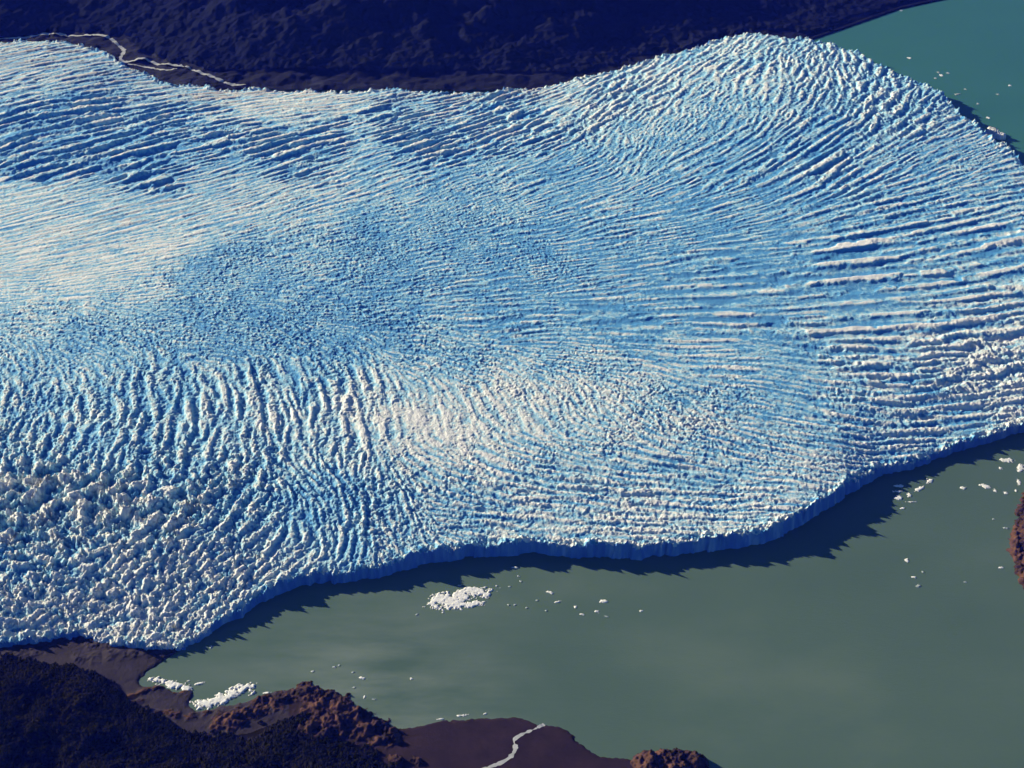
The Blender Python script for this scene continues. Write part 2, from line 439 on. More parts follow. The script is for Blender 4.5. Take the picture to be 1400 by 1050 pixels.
def streaks(tex, lam_pt, ang, ani):
    """noise drawn out along the local ridge direction"""
    out = np.zeros(len(xi), np.float32); wt = np.zeros(len(xi), np.float32)
    ll = np.log(lam_pt)
    for lv, t in zip(LEVELS, tex):
        w = np.exp(-((ll - math.log(lv)) / 0.36) ** 2)
        for lo_a, hi_a, taps in ((0, 1.3, 4), (1.3, 2.6, 7), (2.6, 5.0, 12), (5.0, 9.0, 20), (9.0, 99, 32)):
            m = (w > 0.06) & (ani >= lo_a) & (ani < hi_a)
            if not m.any():
                continue
            x, y, an = xi[m], yi[m], ang[m]
            cx, sx = np.cos(an), np.sin(an)
            half = 0.5 * ani[m] * lv
            g = 8.0 / lv
            o = np.zeros(m.sum(), np.float32)
            for k in np.linspace(-1, 1, taps):
                hw = 0.5 + 0.5 * math.cos(k * math.pi * 0.9)
                o += hw * samp(t, (x + cx * half * k) * g, (y + sx * half * k) * g)
            # keep unit strength however long the streak
            o /= (0.55 * taps) / np.sqrt(1.0 + 0.55 * ani[m])
            out[m] += w[m] * o; wt[m] += w[m] ** 2
    out /= np.sqrt(wt + 1e-9)
    return out

ANI = ANI * (1 + 0.6 * SH)
n1 = streaks(TEX, LAM, A1, ANI)
n2 = streaks(TEX2, LAM * 0.62, A2, np.full(len(xi), 1.6))
n3 = streaks([TEX2[4], TEX[0], TEX2[1], TEX[2], TEX2[3]], np.clip(LAM * 0.40, 17, 40), A1, np.full(len(xi), 0.8))
n4 = streaks([TEX[3], TEX2[3], TEX[1], TEX2[0], TEX[4]], np.full(len(xi), 16.0), A2, np.full(len(xi), 0.5))
n1 /= n1.std(); n2 /= n2.std(); n3 /= n3.std(); n4 /= n4.std()
crest = 0.85 * np.tanh(0.75 * (np.exp(0.9 * np.clip(n1, -3, 2.2)) - 1.5))
shape1 = (1 - SH) * np.tanh(1.1 * n1) * 1.25 + SH * crest
def blocks(cell, seed):
    """broken ice: every block has its own height and tilt, dark gaps between"""
    gx = (xi + fr(xi, yi, 120) * cell * 0.35) / cell; gy = (yi + fr(yi, xi + 71, 120) * cell * 0.35) / cell
    ix = np.floor(gx).astype(np.int64); iy = np.floor(gy).astype(np.int64)
    T = np.random.default_rng(seed).uniform(0, 1, (6, 256, 256)).astype(np.float32)
    f1 = np.full(len(xi), 9.0); f2 = np.full(len(xi), 9.0); hb = np.zeros(len(xi))
    for a in (-1, 0, 1):
        for b in (-1, 0, 1):
            u, v = (ix + a) % 256, (iy + b) % 256
            dx = gx - (ix + a + T[0, u, v]); dy = gy - (iy + b + T[1, u, v])
            d = np.hypot(dx, dy)
            n = d < f1
            f2 = np.where(n, f1, np.minimum(f2, d)); f1 = np.where(n, d, f1)
            hb = np.where(n, (T[2, u, v] - .5) * 1.3 + dx * (T[3, u, v] - .5) * 3.2 + dy * (T[4, u, v] - .5) * 3.2, hb)
    return hb - 0.7 * np.exp(-(f2 - f1) * 5.0)
b0 = blocks(135.0, 4); b1 = blocks(46.0, 5); b2 = blocks(24.0, 6); b3 = blocks(13.0, 8)
big = sstep(62, 95, LAM) * (1 - SH); huge = huge0
patchy = np.clip(1 + 0.38 * fr(xi, yi, 330) + 0.22 * fr(xi, yi, 90, FR2), 0.35, 2.0)
patchy2 = np.clip(1 + 0.4 * fr(yi, xi, 260), 0.3, 2.0)
S1base = S1.copy()
S1 = S1 * (0.6 + 0.4 * patchy); S2 = S2 * patchy2 * (1 - 0.9 * SH)
S3 = S3 * (1 - np.clip(1.1 * SH, 0, .92)) * (0.5 + 0.5 * patchy2)
wl0 = sstep(2.8, 4.0, ANI) * (1 - sstep(0.75, 1.05, np.abs(A1)))
S3 = S3 * (1 - 0.35 * wl0); S1 = S1 * (1 + 0.25 * wl0 * (1 - SH))
saw = np.clip(n1, -2, 2) * 0.75 - 0.55 * (np.abs(n1) - 0.8) + 0.5 * b2
shape1 = shape1 * (1 - huge) + huge * saw
h1 = shape1 * S1 * LAM * 0.20
h2 = np.tanh(1.2 * n2) * S2 * LAM * 0.62 * 0.20
h3 = np.tanh(1.2 * n3) * S3 * np.clip(LAM * 0.4, 17, 40) * 0.22
h4 = n4 * S3 * 16 * 0.10
n5 = np.tanh(0.9 * samp(TEX[4], xi * 8 / 105, yi * 8 / 105)) * 1.2
n6 = np.tanh(1.1 * samp(TEX2[3], xi * 8 / 72, yi * 8 / 72)) * 1.2
hb = S3 * (b0 * 20 * huge + b1 * 22 * big + b2 * 12.5 + b3 * 6.5)
jit = rng.normal(0, 0.55, len(xi)) * S3 * 2
strong = sstep(0.46, 0.62, S1base)           # heavily broken stretches keep their full relief
ease = 0.45 + 0.55 * strong
rough = h1 * (0.62 + 0.43 * strong) * (1 - 0.35 * SH) * (1 - 0.15 * huge) + huge * 12 * n5 + chaos * (3.5 * n6 + 9 * S3 * b2 + 9 * S3 * b3) + (h2 * 0.75 + h3 * 0.6 + h4 * 0.8 + hb + jit) * ease
relief = 0.56 + 0.06 * SH + 0.20 * huge + 0.14 * sstep(300, 120, PY) * (1 - sstep(820, 950, PX))
rough = rough * relief + (b3 * 2.2 + h4 * 0.25) * S3 * (1 - relief) * 2.2
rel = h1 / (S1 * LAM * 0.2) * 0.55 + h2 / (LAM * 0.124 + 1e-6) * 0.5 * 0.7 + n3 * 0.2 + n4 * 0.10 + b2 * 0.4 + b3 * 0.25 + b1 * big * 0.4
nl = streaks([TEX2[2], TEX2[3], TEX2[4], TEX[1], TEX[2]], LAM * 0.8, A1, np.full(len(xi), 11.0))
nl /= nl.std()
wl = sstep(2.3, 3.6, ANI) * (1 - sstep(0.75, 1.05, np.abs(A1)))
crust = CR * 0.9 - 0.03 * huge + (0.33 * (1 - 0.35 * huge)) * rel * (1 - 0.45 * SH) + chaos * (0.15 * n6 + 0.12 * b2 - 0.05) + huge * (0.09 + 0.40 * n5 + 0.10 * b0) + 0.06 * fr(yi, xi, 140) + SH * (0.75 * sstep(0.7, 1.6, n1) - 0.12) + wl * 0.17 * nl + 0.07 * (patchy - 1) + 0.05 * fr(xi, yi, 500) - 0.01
# brown silt: the moraine bands by the upper margin and the flow lines at the left
silt = np.zeros(len(xi))
for (pxa, pya, rx, ry, k) in ((330, 130, 150, 18, .62), (430, 135, 130, 16, .6), (30, 75, 150, 26, .6), (150, 105, 120, 20, .5), (620, 130, 200, 12, .45), (300, 260, 260, 30, .14), (120, 320, 200, 26, .14), (0, 372, 170, 10, .28), (190, 105, 60, 12, .4), (880, 115, 140, 30, .12), (600, 160, 300, 40, .10), (90, 340, 250, 50, .06), (1250, 430, 250, 60, .10)):
    silt = np.maximum(silt, k * np.exp(-(((PX - pxa) / rx) ** 2 + ((PY - pya) / ry) ** 2)) * np.clip(0.35 + 0.45 * fr(xi * .35 + yi * .3, yi * 1.4 - xi * .5, 150) + 0.3 * n1, 0, 1.2))
edge = sstep(-9, 2, sd)
damp = 0.35 + 0.65 * sstep(0, 60, sd)
# how high the ice stands above the lake: low where it runs out on land
low = np.interp(PX, [-400, 240, 300, 430, 560, 1000, 1100, 1150, 1200, 1280, 1400], [0.35, .33, .52, .76, .88, .96, 1.15, 1.06, .70, .50, .68])
front_w = sstep(620, 760, PY + (PX - 700) * 0.22)
zb = zmean * (1 - front_w) + front_w * (ZE * low + (zmean - ZE) * np.clip(low, .6, 1.0))
# upper margin thins out against the mountain side
fin = (np.maximum(fr(xi, yi, 95), -.4) * 8 + b2 * 2.2 + b1 * 4 + fr(xi, yi, 30, FR2) * 1.5) * (1 - sstep(0, 45, sd))
z = edge * (zb + rough * damp + fin) - 6 * (1 - edge)
Zg = np.full(Xg.shape, -6.0); Zg[inside] = z
def full(v, fill=0.0):
    o = np.full(Xg.shape, fill); o[inside] = v
    return o.ravel()
V = np.stack([Xg.ravel(), Yg.ravel(), Zg.ravel()], 1)
Q = grid_quads(*Xg.shape)
qin = inside.ravel()[Q].all(1) & (Zg.ravel()[Q].max(1) > -5.5)
Q = Q[qin]
qs = SDn.ravel()[Q].max(1)
steep = (qs < 6.0) & ((Zg.ravel()[Q].max(1) - Zg.ravel()[Q].min(1)) > 9.0) | (qs < 0.5)
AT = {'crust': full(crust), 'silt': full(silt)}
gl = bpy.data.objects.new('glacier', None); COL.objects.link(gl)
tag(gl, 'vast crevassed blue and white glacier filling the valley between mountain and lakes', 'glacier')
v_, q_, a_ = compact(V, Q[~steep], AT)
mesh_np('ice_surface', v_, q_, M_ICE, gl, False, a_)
v_, q_, a_ = compact(V, Q[steep], AT)
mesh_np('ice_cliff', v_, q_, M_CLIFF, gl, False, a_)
del V, Q, AT, v_, q_, a_

# ------------------------------------------------------------------ water and ground
def sheet(name, x0, x1, y0, y1, z, mat, kind='structure'):
    V = [(x0, y0, z), (x1, y0, z), (x1, y1, z), (x0, y1, z)]
    return setk(mesh_np(name, V, [(0, 1, 2, 3)], mat), kind)
SPLIT = at(700, 430, 0)[1]
sheet('lake_bed', -90000, 90000, -40000, 140000, -30, M_BED)
sheet('lake', -12000, 12000, -9000, SPLIT, 0, M_LAKE)
sheet('channel', -12000, 12000, SPLIT, 24000, 0.0, M_CHAN)

# ------------------------------------------------------------------ mountain beyond the ice
edge_line = poly([(1620, 380)] + far[3:] + [(-200, 80), (-700, 120)], ZE)
shore = poly([(1000, 75), (1085, 62), (1112, 50), (1150, 37), (1190, 23), (1230, 9), (1275, -1), (1340, -14), (1420, -30), (1600, -70)], 0)
LANDP = poly([(-900, 160), (-400, 130), (-60, 95), (60, 80), (160, 105), (210, 140), (340, 140), (600, 142), (760, 130), (900, 95), (1000, 75), (1085, 62), (1112, 50), (1150, 37), (1190, 23), (1230, 9), (1275, -1), (1340, -14), (1420, -30), (1600, -70)], 20)
LANDP += [(9000, 16000), (-14000, 16000), (-14000, 8000)]
SHORE_TAIL = poly([(1085, 62), (1112, 50), (1150, 37), (1190, 23), (1230, 9), (1275, -1), (1340, -14), (1420, -30), (1600, -70)], 0)
def far_h(x, y):
    d = sdf(x, y, LANDP)
    ds, _ = line_dist(x, y, SHORE_TAIL)
    dpos = np.maximum(d, 0)
    up = np.maximum(dpos - 330, 0)
    h = 6 + 0.10 * np.minimum(dpos, 330) + 0.30 * up
    h = np.minimum(h, 2 + 0.42 * ds)
    h += fr(x, y, 1500) * np.clip(up * 0.06, 0, 70) + fr(x, y, 260) * np.clip(dpos * 0.02, 0, 5)
    return np.where(d > 0, h, np.maximum(-20, d * 0.4)), d
ym = np.linspace(7300, 11800, 520)
xm = np.linspace(-5200, 4200, 700)
Xm, Ym = np.meshgrid(xm, ym)
Zm, Dm = far_h(Xm, Ym)
Qm = grid_quads(*Xm.shape)
Qm = Qm[(Dm.ravel()[Qm] > -40).any(1)]
v_, q_, _ = compact(np.stack([Xm.ravel(), Ym.ravel(), Zm.ravel()], 1), Qm)
setk(mesh_np('mountain', v_, q_, M_SCREE, None, True), 'structure')

def on(fn, px, py, lift=0.0):
    z = 40.0
    for _ in range(12):
        x, y = at(px, py, z)
        z = float(fn(np.array([x]), np.array([y]))[0][0])
    return x, y, z + lift

# forest canopy over the slope, one crowded wood
FE = [on(far_h, px, py)[:2] for px, py in [(-700, 60), (-60, 42), (0, 40), (60, 38), (130, 40), (165, 50), (185, 66), (225, 80), (262, 88), (300, 103), (335, 106), (390, 104), (430, 98), (480, 96), (520, 99), (545, 108), (600, 118), (700, 116), (800, 100), (900, 74), (985, 48), (1040, 40), (1112, 46), (1150, 34), (1190, 20), (1230, 6), (1275, -4), (1340, -17), (1420, -34), (1600, -74)]]
FE += [(9000, 16000), (-14000, 16000), (-14000, 8000)]
yc = np.geomspace(7500, 11700, 760)
uc = np.linspace(-0.50, 0.36, 1150)
Yc, Uc = np.meshgrid(yc, uc, indexing='ij')
Xc = Uc * (Yc + 1150)
Zc, Dc = far_h(Xc, Yc)
Fc = sdf(Xc, Yc, FE) + fr(Xc, Yc, 260) * 22
T1 = field(1024, 8.0, 31); T2 = field(1024, 8.0, 32)
crown = np.abs(samp(T1, Xc * 8 / 26, Yc * 8 / 26)) * 1.6 + samp(T2, Xc * 8 / 70, Yc * 8 / 70) * 1.2 + fr(Xc, Yc, 400) * 2
Zc = Zc + np.where(Fc > 0, np.clip(9 + crown, 2, 30) * sstep(0, 25, Fc), -4)
ok = (Fc > -6)
Qc = grid_quads(*Xc.shape); Qc = Qc[ok.ravel()[Qc].all(1)]
v_, q_, _ = compact(np.stack([Xc.ravel(), Yc.ravel(), Zc.ravel()], 1), Qc)
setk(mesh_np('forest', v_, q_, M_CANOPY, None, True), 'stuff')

# ------------------------------------------------------------------ near shore
NEARP = poly([(-400, 876), (-60, 872), (60, 862), (140, 868), (200, 872), (252, 876), (258, 881), (238, 895), (216, 908), (201, 920), (190, 931), (196, 940), (215, 937), (232, 941),
              (240, 946), (262, 943), (264, 952), (258, 962), (268, 972), (300, 966), (340, 957), (372, 947), (398, 942), (414, 938), (438, 945), (463, 949), (480, 961),
              (484, 968), (500, 976), (515, 984), (525, 999), (560, 993), (600, 985), (640, 982), (700, 980), (735, 987), (743, 992), (748, 989), (766, 992), (786, 1006),
              (802, 1021), (822, 1032), (846, 1036), (870, 1040), (960, 1050), (985, 1085), (960, 1300), (-400, 1400)], 2)
NF = poly([(-400, 893), (-60, 898), (60, 907), (130, 916), (165, 936), (186, 965), (236, 996), (285, 1009), (340, 1001), (380, 986), (420, 976), (442, 994), (470, 1012), (520, 1036), (560, 1062), (570, 1300), (-400, 1400)], 8)
RIDGES = [  # photo line, height, half width (m)
    ([(300, 986), (345, 968), (385, 950), (415, 941), (440, 948), (470, 957)], 24, 34),
    ([(425, 968), (450, 958), (478, 964)], 22, 28),
    ([(440, 994), (465, 985), (490, 978), (508, 985), (520, 996)], 34, 40),
    ([(182, 951), (200, 943), (218, 939)], 10, 14), ([(240, 946), (260, 942)], 9, 12), ([(212, 976), (228, 973), (242, 980)], 9, 14),
    ([(262, 980), (286, 972)], 10, 12), ([(318, 978), (350, 966)], 12, 14), ([(180, 962), (196, 956)], 8, 12),
    ([(30, 882), (90, 872), (150, 882)], 9, 26), ([(110, 900), (170, 893), (225, 890)], 8, 24), ([(0, 895), (60, 890)], 8, 24),
]
RL = [(poly(p, h * 0.6), h, w) for p, h, w in RIDGES]
def near_h(x, y, rocky=False):
    d = sdf(x, y, NEARP) + fr(x, y, 90) * 2.5
    df = sdf(x, y, NF)
    h = -6 + 9 * sstep(-14, 14, d) + np.clip(d, 0, 120) * 0.04
    h += np.clip(df, 0, 700) * 0.13 + fr(x, y, 420) * np.clip(df * 0.06, 0, 14)
    rk = np.zeros_like(h)
    for p, hh, w in RL:
        q, t = line_dist(x, y, p)
        q = q + fr(x, y, 70) * w * 0.28
        b = hh * np.exp(-(np.maximum(q, 0) / w) ** 2) * (0.75 + 0.3 * fr(x + 333, y, 80))
        rk = np.maximum(rk, b)
    gu, gv = x * 0.86 + y * 0.5, -x * 0.5 + y * 0.86
    rk = rk * 0.62
    h += rk + (1 - np.abs(fr(gu * 0.3, gv * 1.1, 38, FR2))) * np.clip(rk * 0.13, 0.1, 2.2) * sstep(-5, 10, d)
    if rocky:
        return h, d, df, rk
    return h, d
xs = np.arange(-2400, 820, 3.2); yn = np.arange(2150, 3560, 3.6)
Xs, Ys = np.meshgrid(xs, yn)
Zs, Ds, Dfs, RK = near_h(Xs, Ys, True)
Qs = grid_quads(*Xs.shape); zq = Zs.ravel()[Qs]
keep = zq.max(1) > -4
rock = (RK.ravel()[Qs].mean(1) > 2.4)
up_m = pix(Xs.ravel(), Ys.ravel(), Zs.ravel())
mor = ((up_m[1][Qs].mean(1) < 918) & (up_m[0][Qs].mean(1) < 262))
flat = np.stack([Xs.ravel(), Ys.ravel(), Zs.ravel()], 1)
def piece(name, sel, m):
    v, q, _ = compact(flat, Qs[sel & keep])
    return setk(mesh_np(name, v, q, m, None, False), 'structure')
piece('moraine', mor, M_MORAINE)
fl = (up_m[0][Qs].mean(1) < 395)
piece('rocky_shore', rock & ~mor, M_ROCK)
woody = (Dfs.ravel()[Qs].mean(1) > 4) & ~rock & ~mor
M_FLOOR = two_tone('forest_floor', 0.02, (0.006, 0.006, 0.003), (0.016, 0.012, 0.006), 0.3, 0.7, spec=0.0)
piece('forest_floor', woody, M_FLOOR)
rock = rock | woody
piece('mud_flat', ~rock & ~mor & fl, M_MORAINE)
piece('beach', ~rock & ~mor & ~fl, M_GRAVEL)

# forest by the near shore: thousands of crowns in one wood
ico_v = np.array([(0, 0, 1)] + [(0.894 * math.cos(a), 0.894 * math.sin(a), 0.447) for a in np.arange(5) * 2 * math.pi / 5]
                 + [(0.894 * math.cos(a), 0.894 * math.sin(a), -0.447) for a in (np.arange(5) + .5) * 2 * math.pi / 5] + [(0, 0, -1)])
ico_f = [(0, 1 + i, 1 + (i + 1) % 5) for i in range(5)] + [(1 + i, 6 + i, 1 + (i + 1) % 5) for i in range(5)] + \
        [(1 + (i + 1) % 5, 6 + i, 6 + (i + 1) % 5) for i in range(5)] + [(11, 6 + (i + 1) % 5, 6 + i) for i in range(5)]
ico_f = np.array(ico_f)
def wood(name, x, y, z, size, m, clumps=3):
    VV, QQ = [], []
    n = len(x)
    for c in range(clumps):
        r = size * rng.uniform(0.45, 0.75, n)
        ox, oy = (rng.normal(0, 0.38, (2, n)) * size) if c else (np.zeros(n), np.zeros(n))
        oz = size * (0.9 if c == 0 else 1) * rng.uniform(0.35, 1.2, n)
        j = rng.uniform(0.65, 1.3, (n, 12, 1))
        v = ico_v[None] * j * r[:, None, None] * np.array([1, 1, 1.15])
        v = v + np.stack([x + ox, y + oy, z + oz], 1)[:, None, :]
        base = (c * n + np.arange(n)) * 12
        VV.append(v.reshape(-1, 3)); QQ.append((ico_f[None] + base[:, None, None]).reshape(-1, 3))
    return setk(mesh_np(name, np.concatenate(VV), np.concatenate(QQ), m), 'stuff')
tx = rng.uniform(-2350, 60, 110000); ty = rng.uniform(2200, 3480, 110000)
tz, td, tdf, trk = near_h(tx, ty, True)
p_, q_ = pix(tx, ty, tz)
dens = np.clip(0.75 + 0.3 * fr(tx, ty, 160), 0.3, 1)
mk = (tdf + fr(tx, ty, 130) * 14 > 0) & (p_ > -230) & (p_ < 620) & (q_ < 1120) & (rng.uniform(size=len(tx)) < dens) & (trk < 4)
wood('forest', tx[mk], ty[mk], tz[mk], rng.uniform(4.0, 7.0, mk.sum()), M_FOREST)

# peninsula at the right edge of the lake
RP = poly([(1450, 600), (1415, 640), (1404, 665), (1398, 685), (1391, 702), (1387, 722), (1381, 738), (1379, 752), (1381, 766), (1388, 771), (1390, 786), (1397, 794), (1402, 810), (1430, 850), (1560, 900), (1800, 900), (1800, 600)], 0)
def right_h(x, y):
    d = sdf(x, y, RP) + fr(x, y, 90) * 6
    h = -6 + 14 * sstep(-10, 6, d) + 30 * sstep(0, 80, d) + np.clip(d - 60, 0, 900) * 0.2
    h += np.abs(fr(x, y, 75, FR2)) * 9 * sstep(0, 20, d) + fr(x, y, 200) * 8 * sstep(0, 60, d)
    return h, d
Xr, Yr = np.meshgrid(np.arange(1560, 2900, 3.4), np.arange(3000, 4500, 3.8))
Zr, Dr = right_h(Xr, Yr)
Qr = grid_quads(*Xr.shape); Qr = Qr[Zr.ravel()[Qr].max(1) > -4]
v_, q_, _ = compact(np.stack([Xr.ravel(), Yr.ravel(), Zr.ravel()], 1), Qr)
setk(mesh_np('peninsula', v_, q_, M_ROCK), 'structure')

# ------------------------------------------------------------------ streams
def ribbon(name, fn, pts, wid, lift, mat):
    P = np.array([on(fn, px, py) for px, py in pts])
    n = (len(P) - 1) * 10
    t = np.linspace(0, len(P) - 1, n)
    x, y = (np.interp(t, range(len(P)), P[:, k]) for k in (0, 1))
    ker = np.ones(7) / 7
    for _ in range(2):
        xp = np.concatenate([x[:1].repeat(3), x, x[-1:].repeat(3)]); yp = np.concatenate([y[:1].repeat(3), y, y[-1:].repeat(3)])
        x = np.convolve(xp, ker, 'valid'); y = np.convolve(yp, ker, 'valid')
    dx, dy = np.gradient(x), np.gradient(y)
    L = np.hypot(dx, dy) + 1e-6
    w = np.interp(t, range(len(P)), wid) * (1 + 0.35 * fr(x * 3, y * 3, 100))
    rows = []
    for s in np.linspace(-1, 1, 5):
        xx, yy = x - dy / L * w * s, y + dx / L * w * s
        zz = fn(xx, yy)[0]
        rows.append(np.stack([xx, yy, zz + lift], 1))
    Rr = np.stack(rows, 1)
    zmx = Rr[:, :, 2].max(1)
    Rr[:, :, 2] = zmx[:, None]
    return setk(mesh_np(name, Rr.reshape(-1, 3), grid_quads(n, 5), mat), 'structure')
ribbon('stream', far_h, [(-60, 58), (0, 53), (30, 48), (70, 46), (100, 49), (130, 48), (150, 52), (160, 62), (172, 69), (163, 81), (170, 86), (200, 83), (222, 89), (250, 92), (275, 102), (300, 111), (314, 116), (340, 117)],
       [6, 7, 10, 13, 9, 9, 11, 10, 11, 9, 10, 9, 10, 9, 9, 10, 12, 4], 1.5, M_STREAM)
ribbon('stream', far_h, [(172, 87), (190, 90), (210, 93), (226, 97), (245, 94)], [5, 7, 7, 7, 4], 1.0, M_STREAM)
ribbon('stream', near_h, [(640, 1062), (665, 1050), (684, 1044), (699, 1035), (706, 1023), (701, 1012), (713, 1004), (732, 997), (746, 990)],
       [6, 6, 6, 6, 6, 5, 4, 4, 5], 0.8, M_STREAM)

# ------------------------------------------------------------------ rock outcrops
def outcrop(pts, h, label, seed, base=0.0):
    P = np.array(poly(pts, base))
    c = P.mean(0); ext = np.abs(P - c).max(0) + 14
    n = 90
    X, Y = np.meshgrid(np.linspace(-ext[0], ext[0], n), np.linspace(-ext[1], ext[1], n))
    d = sdf(X + c[0], Y + c[1], P) + fr(X + seed * 77, Y, 40) * 2.5
    w = np.sqrt((P[:, 0].max() - P[:, 0].min()) * (P[:, 1].max() - P[:, 1].min())) * 0.5
    z = -5 + (h + 5) * sstep(-4, w * 0.42, d) ** 0.7 * (0.85 + 0.16 * fr(X + seed * 31, Y, 90)) + np.abs(fr(X, Y + seed * 19, 30, FR2)) * h * 0.035 * sstep(0, 8, d)
    q = grid_quads(n, n); q = q[z.ravel()[q].max(1) > -4]
    v, q, _ = compact(np.stack([X.ravel(), Y.ravel(), z.ravel()], 1), q)
    o = mesh_np('rock_outcrop', v, q, M_ROCK)
    o.location = (c[0], c[1], base)
    return tag(o, label, 'rock', 'rock outcrops along the near shore')
outcrop([(858, 1040), (868, 1030), (890, 1027), (915, 1024), (950, 1026), (968, 1036), (972, 1060), (930, 1085), (870, 1075)], 38, 'large red brown rock knob standing in the lake beyond the gravel beach', 1)
outcrop([(560, 1040), (566, 1034), (578, 1036), (582, 1044), (572, 1050)], 13, 'small reddish rock on the gravel beach, right one of a pair beside the wood', 2, 6)
outcrop([(526, 1038), (534, 1031), (546, 1032), (553, 1042), (540, 1050)], 15, 'dark rounded rock on the gravel beach, left one of a pair beside the wood', 3, 6)

# ------------------------------------------------------------------ drifting ice
G = 'ice floes drifting on the water'
def floe(lobes, label, seed, h=3.0, name='ice_floe', cat='ice floe', hole=0.0, group=G, ragged=0.35, mat=None):
    """lobes: (px, py, half width px, half height px, tilt deg); a rubbly slab with a ragged outline"""
    c = np.mean([at(l[0], l[1]) for l in lobes], 0)
    shrink = 0.62 if len(lobes) == 1 else 0.95
    L = []
    for px, py, rx, ry, tl in lobes:
        x, y = at(px, py)
        dpx = at(px + 1, py)[0] - x; dpy = y - at(px, py + 1)[1]
        L.append((x - c[0], y - c[1], rx * dpx * shrink, ry * dpy * shrink, R(-tl)))
    ex = max(abs(l[0]) + max(l[2], l[3]) * 1.5 for l in L); ey = max(abs(l[1]) + max(l[2], l[3]) * 1.5 for l in L)
    nx = int(np.clip(ex / 1.6, 12, 130)); ny = int(np.clip(ey / 1.6, 12, 130))
    X, Y = np.meshgrid(np.linspace(-ex, ex, nx), np.linspace(-ey, ey, ny))
    f = np.full(X.shape, -9.0)
    for x, y, a, b, t in L:
        dx, dy = X - x, Y - y
        # tilt is given in the picture, so it is squeezed by the foreshortening
        u = dx * math.cos(t) / a + dy * math.sin(t) / b
        v = -dx * math.sin(t) / a + dy * math.cos(t) / b
        if abs(tl) > 0:
            u = (dx / a * 1.0) ; v = (dy / b - math.tan(t) * dx / b)
        f = np.maximum(f, 1 - np.hypot(u, v))
    sc = min(l[2] for l in L)
    f = f + (fr(X + seed * 91, Y + seed * 37, max(sc * 1.6, 12)) * 0.55 + fr(X - seed * 17, Y, max(sc * .5, 7), FR2) * 0.45) * ragged
    if hole:
        f -= hole * np.maximum(fr(X + seed * 13, Y * 1.5, 22) - 0.6, 0)
    z = -1.5 + (h + 1.5) * sstep(-0.08, 0.22, f) * (0.85 + 0.15 * np.abs(fr(X + seed, Y, 14, FR2))) + np.where(f > 0, fr(X, Y + seed * 7, 22, FR2) * min(h, 3) * 0.05, 0)
    q = grid_quads(ny, nx); q = q[z.ravel()[q].max(1) > -1.2]
    if len(q) == 0:
        return None
    v, q, _ = compact(np.stack([X.ravel(), Y.ravel(), z.ravel()], 1), q)
    o = mesh_np(name, v, q, mat or M_FLOE)
    o.location = (c[0], c[1], 0)
    return tag(o, label, cat, group)

